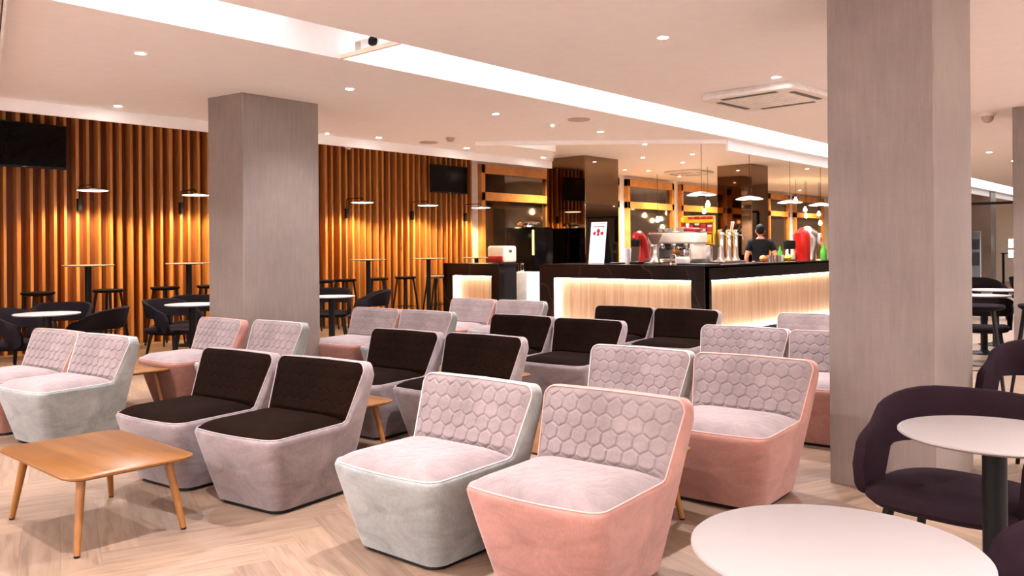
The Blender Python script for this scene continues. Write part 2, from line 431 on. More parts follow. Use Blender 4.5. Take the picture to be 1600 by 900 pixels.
def mesh_only(name, bm):
    bmesh.ops.recalc_face_normals(bm, faces=bm.faces[:]); me = bpy.data.meshes.new(name); bm.to_mesh(me); bm.free()
    for p in me.polygons: p.use_smooth = True
    me.materials.append(M['brown']); return me
_, _, _, s2, b2 = chair_meshes(.0022, .0010)
for x in (_,): x.free()
SOFT = {'seat': mesh_only('seat', s2), 'backrest': mesh_only('backrest', b2)}
first = [True]
def lounge(kind, u, v, yaw, label, soft=False):
    loc = (u-.615, v, 0); rz = -PI/2+rad(yaw)
    off = Matrix.Rotation(rad(yaw), 2) @ Vector((.615, 0)); loc = (u-off.x, v-off.y, 0)
    if first[0]:
        first[0] = False; o = lounge0; o.location = loc; o.rotation_euler = (0, 0, rz); o['label'] = label
    else: o = dup(lounge0, loc, rz, label)
    o['group'] = 'quilted lounge chairs set out in pairs'
    a, b, c = KIND[kind]
    for ch in o.children:
        n = ch.name.split('.')[0]
        if soft and n in SOFT:
            ch.data = SOFT[n]; ch.material_slots[0].link = 'OBJECT'
        ch.material_slots[0].material = {'shell': M[a], 'piping': M[b], 'seat': M[c], 'backrest': M[c], 'plinth': M['black_plastic']}[n]
    return o
LC = [
 ('mint', 2.886, 2.785, 1.7, 'pale mint velvet lounge chair with quilted lilac back, left of the front pink chair'),
 ('pink', 2.988, 2.068, 3.7, 'salmon pink velvet lounge chair with lilac quilting, cut by the bottom edge in front'),
 ('brown', 2.755, 4.730, 6.0, 'mauve grey lounge chair with dark brown seat, behind the oak coffee table corner'),
 ('brown', 2.849, 3.990, 7.5, 'mauve grey lounge chair with dark brown seat, directly left of the front mint chair'),
 ('mint', 2.641, 6.410, 7.5, 'pale mint lounge chair with lilac quilting at the left edge, right one of its pair'),
 ('pink', 2.565, 7.130, 7.0, 'pink trimmed lounge chair cut by the left edge, beside the left mint chair'),
 ('pink', 3.950, 7.060, 2.0, 'pink lounge chair with lilac seat standing before the left grey column'),
 ('mint', 4.100, 6.360, 3.5, 'mint sided lounge chair behind the leftmost brown chair, at the column corner'),
 ('pink', 5.645, 6.905, 4.0, 'pink lounge chair with lilac back just right of the left grey column'),
 ('mint', 5.700, 6.180, 4.0, 'mint sided lounge chair standing right behind the middle brown chairs'),
 ('pink', 7.400, 7.180, 4.0, 'pink piped lounge chair in front of the small lit bar panel'),
 ('mint', 7.470, 6.460, 4.0, 'pale mint lounge chair before the dark gap in the bar counter'),
 ('brown', 4.250, 4.860, 5.0, 'brown seated lounge chair in the middle, left one of the second brown pair'),
 ('brown', 4.370, 4.140, 5.0, 'brown seated lounge chair directly behind the front mint chair'),
 ('brown', 5.850, 5.050, 4.0, 'brown seated lounge chair, left one of the third brown pair before the bar'),
 ('brown', 5.870, 4.300, 4.0, 'brown seated lounge chair, right one of the third brown pair, its side lit'),
 ('brown', 7.375, 4.930, 4.0, 'brown seated lounge chair close under the main lit bar panel'),
 ('brown', 7.390, 4.200, 4.0, 'brown seated lounge chair under the black corner of the bar'),
 ('mint', 4.405, 2.835, 3.0, 'grey quilted lounge chair with pale sides, behind the front pink chair'),
 ('pink', 4.445, 2.110, 3.0, 'salmon pink lounge chair with deep hexagon quilting beside the large right column'),
 ('mint', 6.040, 2.930, 4.0, 'grey lounge chair with white piping, seen over the second row of quilted backs'),
 ('pink', 6.050, 2.205, 4.0, 'pink lounge chair partly hidden by the left side of the large right column'),
 ('mint', 7.530, 2.950, 4.0, 'farthest pale lounge chair on the right, standing close to the bar front'),
]
for a in LC: lounge(*a, soft=(a[0] == 'brown' or a[1] > 5.5 and a[2] > 5.5 or a[1] > 7))

# ------------------------------------------------------------------ oak coffee tables
def rrect(w, h, r, n=6):
    P = []
    for cx, cy, a in ((w/2-r, h/2-r, 0), (-w/2+r, h/2-r, PI/2), (-w/2+r, -h/2+r, PI), (w/2-r, -h/2+r, 3*PI/2)):
        P += arc(cx, cy, r, a, a+PI/2, n)
    return P
ct0 = None
def coffee(u, v, label, yaw=0, L=.92, W=.60):
    global ct0
    if ct0 is None:
        ct0 = t = thing('coffee_table', label, 'table', (u, v, 0), rad(yaw), 'low oak coffee tables')
        bm = B(); P = rrect(W, L, .085); Q = rrect(W-.06, L-.06, .07); S = rrect(W-.008, L-.008, .083)
        loft(bm, [[(x, y, .336) for x, y in Q], [(x, y, .349) for x, y in P], [(x, y, .357) for x, y in P], [(x, y, .360) for x, y in S]], True, True, True)
        obj('tabletop', bm, M['oak'], t, True, 50)
        for sx in (-1, 1):
            for sy in (-1, 1):
                bm = B(); tube(bm, [(sx*(W/2-.055), sy*(L/2-.055), .008), (sx*(W/2-.10), sy*(L/2-.12), .337)], [.014, .021], 12)
                l = obj('leg', bm, M['oak_leg'], t, True, 50)
                bm = B(); lathe(bm, [(.013, 0), (.014, .009)], (sx*(W/2-.055), sy*(L/2-.055), 0), 12); obj('foot_pad', bm, M['black_plastic'], l)
        return t
    return dup(ct0, (u, v, 0), rad(yaw), label)
coffee(1.72, 4.27, 'oak coffee table with rounded corners in the left foreground before the brown pair', 0)
coffee(3.29, 4.63, 'oak coffee table showing its corner between the brown chair and the front mint chair', 0)
coffee(3.05, 7.21, 'bright oak coffee table right behind the left mint chair', 0)
coffee(3.39, 2.50, 'oak coffee table hidden behind the front pink chair, one corner and leg showing', 0)
coffee(4.72, 4.65, 'oak coffee table of which only a corner shows behind the middle brown chair', 0)

# ------------------------------------------------------------------ pedestal tables
def pedestal(name, label, u, v, r, h, pole, group):
    t = thing(name, label, 'table', (u, v, 0), 0, group)
    bm = B(); lathe(bm, [(r-.012, h-.016), (r, h-.008), (r, h-.003), (r-.003, h), (0, h)], seg=64); obj('tabletop', bm, M['white_top'], t, True, 50)
    bm = B(); lathe(bm, [(.11, h-.024), (.11, h-.016)]); lathe(bm, [(pole, .03), (pole, h-.02)]); obj('pole', bm, M['black_metal'], t, True, 50)
    bm = B(); lathe(bm, [(.20, 0), (.21, .006), (.20, .012), (.06, .03), (pole, .05)], seg=40); obj('base_plate', bm, M['black_metal'], t, True, 50)
    return t
G = 'white round cafe tables'
pedestal('cafe_table', 'large white round tabletop cut by the bottom edge, nearest the camera', 1.69, .625, .285, .74, .036, G)
pedestal('cafe_table', 'white round cafe table in front of the dark armchair on the right', 3.04, .61, .285, .74, .036, G)
pedestal('cafe_table', 'low white round table far left, ringed by three dark armchairs', 3.12, 8.86, .30, .74, .04, G)
pedestal('cafe_table', 'low white round table touching the left side of the left column', 4.69, 8.97, .30, .74, .04, G)
pedestal('cafe_table', 'low white round table just right of the left column', 6.57, 8.92, .30, .74, .04, G)
pedestal('cafe_table', 'far white round table in the gap right of the large column, rear one', 12.6, 2.50, .36, .74, .04, G)
pedestal('cafe_table', 'far white round table in the gap right of the large column, front one', 11.55, 2.42, .30, .72, .04, G)
G = 'tall white bar tables along the slats'
for u, lab in ((4.46, 'tall white bar table under the leftmost wall lamp'), (5.83, 'tall white bar table at the left edge of the left column'),
               (9.05, 'tall white bar table under the first wall lamp right of the column'), (10.45, 'tall white bar table under the small television'),
               (11.72, 'tall white bar table at the end of the slats behind the bar piece')):
    pedestal('bar_table', lab, u, 11.25, .31, 1.168, .04, G)

# ------------------------------------------------------------------ stools
st0 = None
def stool(u, v, rz, label, mat=None, group='black bar stools along the slats', h=.83):
    global st0
    if st0 is None:
        st0 = t = thing('bar_stool', label, 'stool', (u, v, 0), rad(rz), group)
        bm = B(); lathe(bm, [(.10, -.035), (.17, -.03), (.195, -.012), (.20, .004), (.19, .014), (.12, .010), (0, .004)], (0, 0, h-.014), 32)
        obj('seat', bm, M['fabric_dark'], t, True, 60, True)
        for a in range(4):
            th = PI/4+a*PI/2; c, s = math.cos(th), math.sin(th)
            bm = B(); tube(bm, [(c*.265, s*.265, 0), (c*.15, s*.15, h-.045)], [.013, .019], 10); obj('leg', bm, M['black_wood'], t, True, 50)
        bm = B(); rr = .225
        tube(bm, [(math.cos(PI/4+a*PI/2)*rr, math.sin(PI/4+a*PI/2)*rr, .28) for a in range(4) for _ in (0,)], .009, 8, True)
        obj('footrest', bm, M['black_metal'], t, True, 50)
        o = t
    else: o = dup(st0, (u, v, 0), rad(rz), label, group)
    if mat:
        for ch in o.children:
            if ch.name.startswith('seat'): ch.material_slots[0].material = mat
    return o
stool(3.98, 11.6, 10, 'black bar stool left of the tall table nearest the left edge')
stool(4.86, 11.6, 30, 'black bar stool right of the tall table nearest the left edge')
stool(5.65, 11.6, 15, 'black bar stool left of the tall table beside the left column')
stool(6.32, 11.55, 40, 'black bar stool half hidden behind the left side of the left column')
stool(8.36, 11.6, 5, 'black bar stool just emerging from the right side of the left column')
stool(8.90, 11.70, 20, 'black bar stool left of the pole of the table after the column')
stool(9.58, 11.65, 45, 'black bar stool right of the pole of the table after the column')
stool(10.28, 11.70, 10, 'black bar stool under the tall table below the small television')
stool(11.22, 11.72, 35, 'black bar stool hugging the slats beside the end of the bar')
stool(10.86, 11.50, 0, 'bar stool with a pale grey seat next to the bar end', M['lilac'])
GR = 'tall black stools at the right'
stool(8.02, 1.72, 12, 'tall black stool in the gap right of the large column', None, GR)
stool(8.30, 1.28, 40, 'tall black stool at the right edge behind the dark armchair', None, GR)

# ------------------------------------------------------------------ upholstered armchairs
def smooth01(a, b, x):
    t = min(1, max(0, (x-a)/(b-a))); return t*t*(3-2*t)
arm0 = None
def armchair(u, v, rz, label, mat='fabric', group='dark upholstered armchairs'):
    global arm0
    if arm0 is None:
        arm0 = t = thing('armchair', label, 'chair', (u, v, 0), rad(rz), group)
        # back band: U-shaped plan from arm front to arm front
        path = []
        for i in range(9): path.append((-.285+.006*i/8, -.20+.24*i/8))
        for i in range(1, 17):
            a = PI-PI*i/16; path.append((.279*math.cos(a), .04+.235*math.sin(a)))
        for i in range(1, 9): path.append((.279+.006*i/8, .04-.24*i/8))
        n = len(path); bm = B(); rings = []
        for i, (x, y) in enumerate(path):
            s = abs(-1+2*i/(n-1))
            back = 1-smooth01(.15, .80, s)
            top = .635+.13*(1-smooth01(.18, .85, s)) - .13*(1-math.sqrt(max(0, 1-max(0, (s-.74)/.26)**2)))
            low = .55 - .176*smooth01(.54, .72, s) + .05*(1-math.sqrt(max(0, 1-max(0, (s-.80)/.20)**2)))
            p0 = Vector(path[max(i-1, 0)]); p1 = Vector(path[min(i+1, n-1)]); d = (p1-p0).normalized(); nx, ny = d.y, -d.x
            # nx,ny points inward or outward; flip outward from centre
            if nx*x+ny*(y-.0) < 0: nx, ny = -nx, -ny
            th = .021
            lean_t = .034*back+.004; lean_l = -.010+.006*smooth01(.50, .80, s)
            ring = []
            hh = top-low
            for (tt, o) in ((0, .35), (.03, 1), (.5, 1), (.96, 1), (1, .4), (1, -.4), (.96, -1), (.5, -1), (.03, -1), (0, -.35)):
                z = low+hh*tt; off = lean_l+(lean_t-lean_l)*tt+o*th
                ring.append((x+nx*off, y+ny*off, z))
            rings.append(ring)
        loft(bm, rings, True, True, True)
        obj('backrest', bm, M['fabric'], t, True, 60, True)
        bm = B()
        def sup(w, d, cy, z, e=3.2, n=40):
            P = []
            for k in range(n):
                a = 2*PI*k/n; c, s = math.cos(a), math.sin(a)
                P.append((w*math.copysign(abs(c)**(2/e), c), cy+d*math.copysign(abs(s)**(2/e), s), z+(-.018*max(0, -s)**3 if z > .42 else 0)))
            return P
        loft(bm, [sup(.20, .19, .0, .352), sup(.265, .25, -.01, .368), sup(.285, .29, -.014, .398), sup(.280, .285, -.014, .424), sup(.24, .24, -.01, .438), sup(.12, .12, 0, .434)], True, True, True)
        obj('seat', bm, M['fabric'], t, True, 70, True)
        for sx in (-1, 1):
            for sy in (-1, 1):
                bm = B(); tube(bm, [(sx*.235, sy*.225-.01, 0), (sx*.175, sy*.165-.01, .375)], [.012, .021], 12); obj('leg', bm, M['black_wood'], t, True, 50)
        o = t
    else: o = dup(arm0, (u, v, 0), rad(rz), label, group)
    for ch in o.children:
        if ch.name.split('.')[0] in ('backrest', 'seat'): ch.material_slots[0].material = M[mat]
    return o
# local -y is the front; rz=-90 faces -u
armchair(3.46, .82, -96, 'dark aubergine armchair facing the camera behind the white round table on the right')
armchair(2.33, .165, -138, 'dark aubergine armchair cut off in the bottom right corner')
armchair(5.62, .86, -100, 'dark aubergine armchair cut by the right edge, behind the large column')
armchair(3.66, 9.98, -30, 'dark armchair at the far left table with its back to the slats', 'fabric_dark')
armchair(3.06, 9.42, 40, 'dark armchair at the left side of the far left table', 'fabric_dark')
armchair(3.62, 8.98, -130, 'dark armchair with a swept back at the right of the far left table', 'fabric_dark')
armchair(4.78, 9.62, 20, 'dark armchair with pale seat edge left of the table beside the column', 'fabric_dark')
armchair(5.30, 10.10, -30, 'dark armchair behind the table at the left side of the column', 'fabric_dark')
armchair(7.45, 10.15, -40, 'dark armchair behind the table right of the left column', 'fabric_dark')
armchair(7.52, 9.35, -125, 'dark armchair with a swept back behind the pink lounge chair, right of the column', 'fabric_dark')
armchair(11.55, 1.75, 20, 'dark armchair near the white tables in the right gap, low on the left', 'fabric_dark')
armchair(12.9, 1.85, 0, 'dark armchair behind the far white tables in the right gap', 'fabric_dark')
armchair(10.6, 2.25, 100, 'dark armchair with its back turned at the front white table in the right gap', 'fabric_dark')
armchair(16.8, 3.50, 60, 'far dark armchair by the glass partition, left one', 'fabric_dark')
armchair(17.4, 2.90, 80, 'far dark armchair by the glass partition, right one', 'fabric_dark')

# ------------------------------------------------------------------ the bar
BU, BV = 10.65, 5.75
def bar_face(name, parent, along, p0, p1, front, zt=1.075, depth=.14, z0=.10, e0=.2, e1=.2):
    """a black marble frame with a recessed oak panel and led strips; along 'v' (face looks to -u) or 'u' (face looks to -v)"""
    def bx(bm, a0, a1, d0, d1, za, zb, bev=.002):
        if along == 'v': box(bm, (front+(d0+d1)/2, (a0+a1)/2, (za+zb)/2), (d1-d0, a1-a0, zb-za), bev, 0, 1)
        else: box(bm, ((a0+a1)/2, front+(d0+d1)/2, (za+zb)/2), (a1-a0, d1-d0, zb-za), bev, 0, 1)
    zp = .855
    bm = B(); bx(bm, p0, p1, 0, depth, zp, zt-.02); bx(bm, p0, p0+e0, 0, depth, 0, zp); bx(bm, p1-e1, p1, 0, depth, 0, zp); bx(bm, p0+e0, p1-e1, .02, depth, 0, .07)
    obj('marble_frame', bm, M['marble'], parent, False)
    bm = B(); bx(bm, p0+e0, p1-e1, depth-.02, depth, .07, zp, 0); obj('oak_panel', bm, M['bar_oak'], parent, False)
    bm = B(); bx(bm, p0+e0, p1-e1, .055, .075, zp-.012, zp-.002, 0); bx(bm, p0+e0, p1-e1, .055, .075, .072, .082, 0)
    if along == 'v': bx(bm, p1-e1-.020, p1-e1-.010, .075, .095, .08, zp-.012, 0)
    obj('led_strip', bm, M['led'], parent, False)
    if along == 'v':
        bm = B(); bx(bm, p1-e1-.006, p1-e1, .004, depth-.02, .07, zp, 0); obj('side_return', bm, M['white_plastic'], parent, False)
bar = thing('bar_counter', 'long black marble bar with glowing oak front panels, L-shaped', 'bar counter', (0, 0, 0))
bar_face('face', bar, 'v', BV, 8.78, BU, e0=.215, e1=.30)
bar_face('face', bar, 'u', BU+.02, 18.0, BV, e0=.19, e1=.2)
bm = B(); prism(bm, [(BU, BV), (18, BV), (18, BV+.62), (BU+.9, BV+.62), (BU+.9, 8.78), (BU, 8.78)], 1.035, 1.075); obj('worktop', bm, M['marble'], bar, False)
bm = B(); prism(bm, [(BU+.14, BV+.14), (18, BV+.14), (18, BV+.5), (BU+.7, BV+.5), (BU+.7, 8.76), (BU+.14, 8.76)], .02, 1.03); obj('carcass', bm, M['black_wood'], bar, False)
bar2 = thing('bar_end_unit', 'short black marble bar piece with a small glowing panel at the far left end', 'bar counter', (0, 0, 0))
bar_face('face', bar2, 'v', 9.68, 11.06, BU, e0=.19, e1=.23)
bm = B(); box(bm, (BU+.26, 10.37, 1.055), (.52, 1.38, .04), .003); obj('worktop', bm, M['marble'], bar2, False)
bm = B(); box(bm, (BU+.31, 10.37, .53), (.34, 1.34, 1.0)); obj('carcass', bm, M['black_wood'], bar2, False)

def simple(name, label, cat, mat, build, loc=(0, 0, 0), rz=0, group=None, smooth=True):
    bm = B(); build(bm); o = obj(name, bm, mat, None, smooth, 45); o.location = loc; o.rotation_euler = (0, 0, rz); return tag(o, label, cat, group)
ZT = 1.075
# menu stand: white tapered board leaning on an A-frame
t = thing('menu_stand', 'white standing menu board with small red emblems on the bar, before the mirror column', 'menu board', (11.2, 8.02, ZT), rad(-90))
Hm = .69
bm = B(); box(bm, (0, 0, 0), (.31, .014, Hm), .003); ob = obj('board', bm, M['paper'], t, False); ob.location = (0, .05, Hm/2); ob.rotation_euler = (rad(-8), 0, 0)
bm = B(); box(bm, (0, 0, 0), (.30, .012, Hm), .003); o2 = obj('rear_leg', bm, M['black_plastic'], t, False); o2.location = (0, .19, Hm/2); o2.rotation_euler = (rad(9), 0, 0)
bm = B()
for r, (w, h, z, n) in enumerate(((.014, .010, .315, 14), (.022, .030, .265, 9))):
    for k in range(n): box(bm, (-(n-1)*(w+.004)/2+k*(w+.004), -.0085, z+(.004 if k % 2 else 0)), (w, .002, h*(1 if k % 3 else .8)))
obj('title_print', bm, M['grey'], ob, False)
bm = B()
for x, z, s in ((0, .195, .04), (-.075, .155, .036), (.075, .155, .036), (0, .135, .03)):
    lathe(bm, [(s*.3, -s*.9), (s, 0), (s*.5, s*.8), (0, s)], (x, -.007, z), 10, 1, .06)
obj('emblem_print', bm, M['red_dark'], ob, False)
simple('serving_tray', 'flat dark serving tray behind the menu stand', 'tray', M['black_plastic'], lambda b: lathe(b, [(.10, 0), (.15, .02), (.155, .022), (.14, .014), (0, .01)], seg=28), (11.28, 7.62, ZT))
simple('serving_tray', 'flat black serving tray on the bar corner below the beer taps', 'tray', M['black_plastic'], lambda b: box(b, (0, 0, .011), (.55, .32, .022), .008), (10.98, 6.02, ZT), rad(90))
# red coffee machine
t = thing('capsule_coffee_machine', 'red rounded coffee machine with black head beside the coffee grinder', 'coffee machine', (11.25, 7.2, ZT), rad(-90))
bm = B()
P = [(.10, 0), (.12, .15), (.11, .28), (.05, .40), (-.03, .455), (-.11, .44), (-.14, .38)]
tube(bm, [(0, y, z) for y, z in P], [.095, .085, .075, .075, .075, .07, .05], 14); obj('body', bm, M['red'], t, True, 60)
bm = B(); box(bm, (0, -.13, .33), (.12, .12, .12), .02); obj('brew_head', bm, M['black_plastic'], t)
bm = B(); box(bm, (0, -.05, .02), (.17, .26, .04), .01); obj('drip_base', bm, M['black_plastic'], t)
simple('paper_cup_stack', 'white cup stack standing left of the red coffee machine', 'cups', M['paper'], lambda b: lathe(b, [(.04, 0), (.055, .24), (.05, .25), (0, .25)]), (11.2, 7.40, ZT))
# grinder
t = thing('coffee_grinder', 'silver coffee grinder with conical bean hopper in front of the espresso machine', 'coffee grinder', (11.10, 6.84, ZT), rad(-90))
bm = B(); lathe(bm, [(.10, 0), (.105, .03), (.075, .06), (.06, .2), (.07, .28), (.05, .31)]); box(bm, (0, -.10, .02), (.15, .2, .04), .01); obj('body', bm, M['steel'], t)
bm = B(); lathe(bm, [(.04, .31), (.11, .44), (.115, .46), (.11, .47), (0, .475)]); obj('hopper', bm, plain('bean_hopper', lin(120, 96, 86), .15), t)
# espresso machine
t = thing('espresso_machine', 'large chrome and white espresso machine with cups on top, on the bar', 'coffee machine', (11.42, 6.66, ZT), rad(-90))
bm = B(); box(bm, (0, .05, .40), (.84, .42, .17), .03, 0, 3); box(bm, (-.36, .06, .2), (.06, .40, .36), .015); box(bm, (.36, .06, .2), (.06, .40, .36), .015); obj('housing', bm, M['white_plastic'], t)
bm = B(); box(bm, (0, .18, .2), (.66, .1, .34), .01); obj('back_panel', bm, M['chrome'], t)
bm = B(); box(bm, (0, -.02, .055), (.84, .5, .07), .012); obj('drip_tray', bm, M['steel'], t)
for x in (-.2, .02, .24):
    bm = B(); lathe(bm, [(.045, .24), (.05, .26), (.05, .32)], (x, -.08, 0), 18); g = obj('group_head', bm, M['chrome'], t)
    bm = B(); tube(bm, [(x, -.11, .25), (x, -.27, .235)], [.012, .016], 8); obj('handle', bm, M['black_plastic'], g)
bm = B()
for x in (-.31, .33): tube(bm, [(x, -.12, .34), (x+.02, -.18, .25), (x+.02, -.2, .12)], .007, 8)
obj('steam_wand', bm, M['chrome'], t)
bm = B(); box(bm, (0, .05, .495), (.80, .38, .02), .006); obj('cup_rail', bm, M['chrome'], t)
for k, (x, y) in enumerate(((-.30, .0), (-.20, .02), (-.10, -.02), (.0, .03), (.10, 0))):
    simple('coffee_cup', ['white coffee cup on the espresso machine, leftmost', 'white coffee cup on the espresso machine, second from left', 'white coffee cup on the middle of the espresso machine', 'white coffee cup on the espresso machine, fourth from left', 'white coffee cup on the espresso machine beside the tall tin'][k], 'cup', M['white_plastic'],
           lambda b: lathe(b, [(.025, 0), (.042, .05), (.043, .06), (.038, .058), (.022, .01), (0, .008)], seg=16), (11.42+.05+y, 6.66-x, ZT+.505), 0, 'cups on the espresso machine')
simple('tall_tin', 'tall steel tin standing on the espresso machine', 'tin', M['steel'], lambda b: lathe(b, [(.03, 0), (.03, .12), (.026, .125), (0, .125)]), (11.4, 6.44, ZT+.505))
simple('red_tray', 'red folded bag lying on the right of the espresso machine', 'bag', M['red_dark'], lambda b: box(b, (0, 0, .025), (.16, .26, .05), .02, .2, 3), (11.4, 6.34, ZT+.505))
simple('napkin_holder', 'white napkin holder on the bar before the espresso machine', 'napkin holder', M['white_plastic'], lambda b: (box(b, (0, 0, .06), (.13, .20, .12), .03, 0, 3)), (10.95, 6.27, ZT))
t = thing('sink_tap', 'small curved chrome sink tap left of the napkin holder', 'tap', (11.0, 6.50, ZT))
bm = B(); tube(bm, [(0, 0, 0), (0, 0, .12), (0, -.03, .15), (0, -.07, .15), (0, -.09, .11)], .011, 10); obj('spout', bm, M['chrome'], t)
bm = B(); lathe(bm, [(.02, 0), (.02, .02), (.012, .03)]); obj('base', bm, M['chrome'], t)
# snack display
t = thing('snack_display', 'yellow and red snack display rack behind the beer taps', 'display rack', (11.95, 6.56, 1.37), rad(-70))
bm = B(); box(bm, (0, .12, .23), (.52, .02, .48), .008); box(bm, (-.255, 0, .22), (.015, .24, .44), .005); box(bm, (.255, 0, .22), (.015, .24, .44), .005)
for z in (.02, .20, .36): box(bm, (0, 0, z), (.5, .24, .014))
obj('rack', bm, M['yellow'], t)
bm = B()
for z, h in ((.27, .12), (.43, .05)):
    for k in range(5):
        if (k+int(z*10)) % 5 != 4: box(bm, (-.2+k*.1, -.06, z), (.088, .09, h), .006)
obj('snack_packets', bm, M['red'], t)
bm = B()
for k, z in ((0, .27), (2, .33), (3, .24), (4, .30)): box(bm, (-.2+k*.1, -.108, z), (.07, .004, .035))
obj('white_print', bm, M['paper'], t)
bm = B(); box(bm, (0, -.122, .1), (.46, .006, .13), .002); s_ = obj('front_sign', bm, M['yellow'], t)
bm = B(); box(bm, (-.06, -.127, .1), (.12, .004, .09)); obj('emblem_print', bm, M['red_dark'], s_)
simple('steel_dispenser', 'brushed steel box carrying the yellow snack display', 'dispenser', M['steel'], lambda b: box(b, (0, 0, .145), (.42, .32, .29), .012), (11.95, 6.56, ZT), rad(-70))
# beer taps
t = thing('beer_tap', 'row of three chrome beer tap columns on the bar', 'beer tap', (12.42, 6.27, ZT))
bm = B(); box(bm, (0, 0, .02), (.75, .24, .04), .008); obj('drip_tray', bm, M['steel'], t)
for k, x in enumerate((-.26, 0, .24)):
    bm = B(); lathe(bm, [(.07, .04), (.075, .05), (.05, .10), (.05, .44), (.058, .48), (.05, .53), (0, .55)], (x, 0, 0), 20); c_ = obj('tap_column', bm, M['chrome'], t)
    bm = B(); tube(bm, [(x, -.04, .46), (x, -.12, .45), (x, -.14, .38)], .012, 8); obj('spout', bm, M['chrome'], c_)
    bm = B(); tube(bm, [(x-.02, -.06, .50), (x-.05 if k == 1 else x, -.10, .66 if k == 1 else .60)], [.02, .026], 10); obj('handle', bm, M['white_plastic'] if k == 1 else M['black_plastic'], c_)
# red beer dispenser at right
t = thing('beer_dispenser', 'curved red and silver beer dispenser with a round emblem on the right of the bar', 'beer dispenser', (15.25, 6.15, ZT), rad(0))
bm = B(); tube(bm, [(-.10, 0, 0), (-.11, 0, .16), (-.16, 0, .30), (-.17, 0, .44), (-.06, 0, .53)], [.13, .13, .15, .16, .10], 14); obj('red_side', bm, M['red'], t, True, 60)
bm = B(); tube(bm, [(.08, -.03, 0), (.10, -.03, .15), (.13, -.04, .32), (.10, -.04, .46), (-.02, -.02, .54)], [.12, .13, .17, .17, .11], 14); obj('silver_front', bm, M['steel'], t, True, 60)
bm = B(); tube(bm, [(.19, -.17, .38), (.20, -.22, .38)], [.12, .12], 22); e_ = obj('emblem_disc', bm, M['white_plastic'], t, True, 50)
bm = B(); tube(bm, [(.2, -.222, .38), (.2, -.226, .38)], [.045, .045], 12); obj('emblem_print', bm, M['red'], e_)
simple('pos_screen', 'small black terminal screen left of the red beer dispenser', 'terminal', M['black_plastic'], lambda b: (box(b, (0, 0, .29), (.26, .05, .16), .01), tube(b, [(0, 0, 0), (0, 0, .25)], .02, 8), box(b, (0, 0, .01), (.16, .14, .02), .005)), (14.66, 6.2, ZT), rad(-20))
GB = 'bottles and glasses on the right bar top'
def bottle(h, r): return lambda b: lathe(b, [(r, 0), (r, h*.6), (r*.35, h*.78), (r*.35, h), (0, h)], seg=14)
for k, (u, v, m, h, r, lab) in enumerate(((14.42, 6.28, 'green', .26, .05, 'small green bottle left of the terminal screen'), (14.9, 6.33, 'white_plastic', .28, .045, 'white bottle behind the terminal screen'),
      (15.05, 6.3, 'cream', .22, .05, 'cream jar left of the red beer dispenser'), (15.72, 6.2, 'cream', .26, .04, 'pale bottle right of the silver beer dispenser'),
      (15.92, 6.25, 'citrus', .18, .05, 'orange jar right of the silver beer dispenser'), (16.15, 6.15, 'green', .30, .06, 'bright green bottle at the column edge on the bar'))):
    simple('bottle', lab, 'bottle', M[m], bottle(h, r), (u, v, ZT), 0, GB)
simple('lemon', 'yellow lemon on the bar beside the green bottle', 'fruit', M['lemon'], lambda b: lathe(b, [(0, 0), (.05, .02), (.07, .06), (.05, .10), (.015, .125), (0, .13)], seg=16), (14.40, 6.12, ZT))
simple('orange', 'cut orange lying on the glass tray before the barman', 'fruit', M['citrus'], lambda b: lathe(b, [(0, 0), (.05, .02), (.065, .06), (.045, .10), (0, .115)], seg=16), (13.38, 6.12, ZT))
for k in range(4):
    simple('drinking_glass', ['clear glass right in front of the barman, nearest the orange', 'clear glass before the barman, second from the orange', 'clear glass before the barman, third from the orange', 'white cup before the barman, at the end of the glasses'][k], 'glass', M['white_plastic'] if k == 3 else M['steel'],
           lambda b: lathe(b, [(.04, 0), (.05, .11), (.045, .11), (.036, .01), (0, .01)], seg=16), (13.55+k*.2, 6.10+.04*(k % 2), ZT), 0, 'glasses before the barman')
# left bar piece objects
t = thing('retro_toaster', 'cream and red retro appliance standing on the short bar piece', 'toaster', (10.95, 9.90, ZT), rad(-90))
bm = B(); box(bm, (0, .02, .16), (.42, .34, .30), .045, 0, 3); obj('cream_body', bm, M['cream'], t)
bm = B(); box(bm, (.0, -.155, .075), (.34, .04, .11), .012, 0, 2); obj('red_drawer', bm, M['red_dark'], t)
bm = B(); box(bm, (.215, 0, .22), (.012, .08, .05), .004); obj('lever', bm, M['steel'], t)
simple('steel_cabinet', 'pale steel cabinet visible in the gap between the bar pieces', 'cabinet', M['white_plastic'], lambda b: box(b, (0, 0, .45), (.5, .40, .9), .01), (11.75, 9.98, 0))
simple('milk_pitcher', 'small chrome pitcher on the pale cabinet in the bar gap', 'pitcher', M['chrome'], lambda b: lathe(b, [(.05, 0), (.06, .03), (.045, .12), (.055, .16), (0, .15)], seg=18), (11.62, 10.02, .90))
t = thing('vending_machine', 'tall black drinks machine with amber lit edge behind the bar gap', 'vending machine', (12.95, 10.95, 0), rad(-90))
bm = B(); box(bm, (0, 0, .88), (.80, .6, 1.76), .02); obj('cabinet', bm, M['black_gloss'], t)
bm = B(); box(bm, (.37, -.302, 1.45), (.05, .01, .5), .002); obj('lit_edge', bm, M['amber'], t)
bm = B(); lathe(bm, [(.24, 1.80), (.25, 1.84), (.2, 1.87), (0, 1.88)]); lathe(bm, [(.10, 1.76), (.10, 1.80)]); obj('bean_lid', bm, M['chrome'], t)

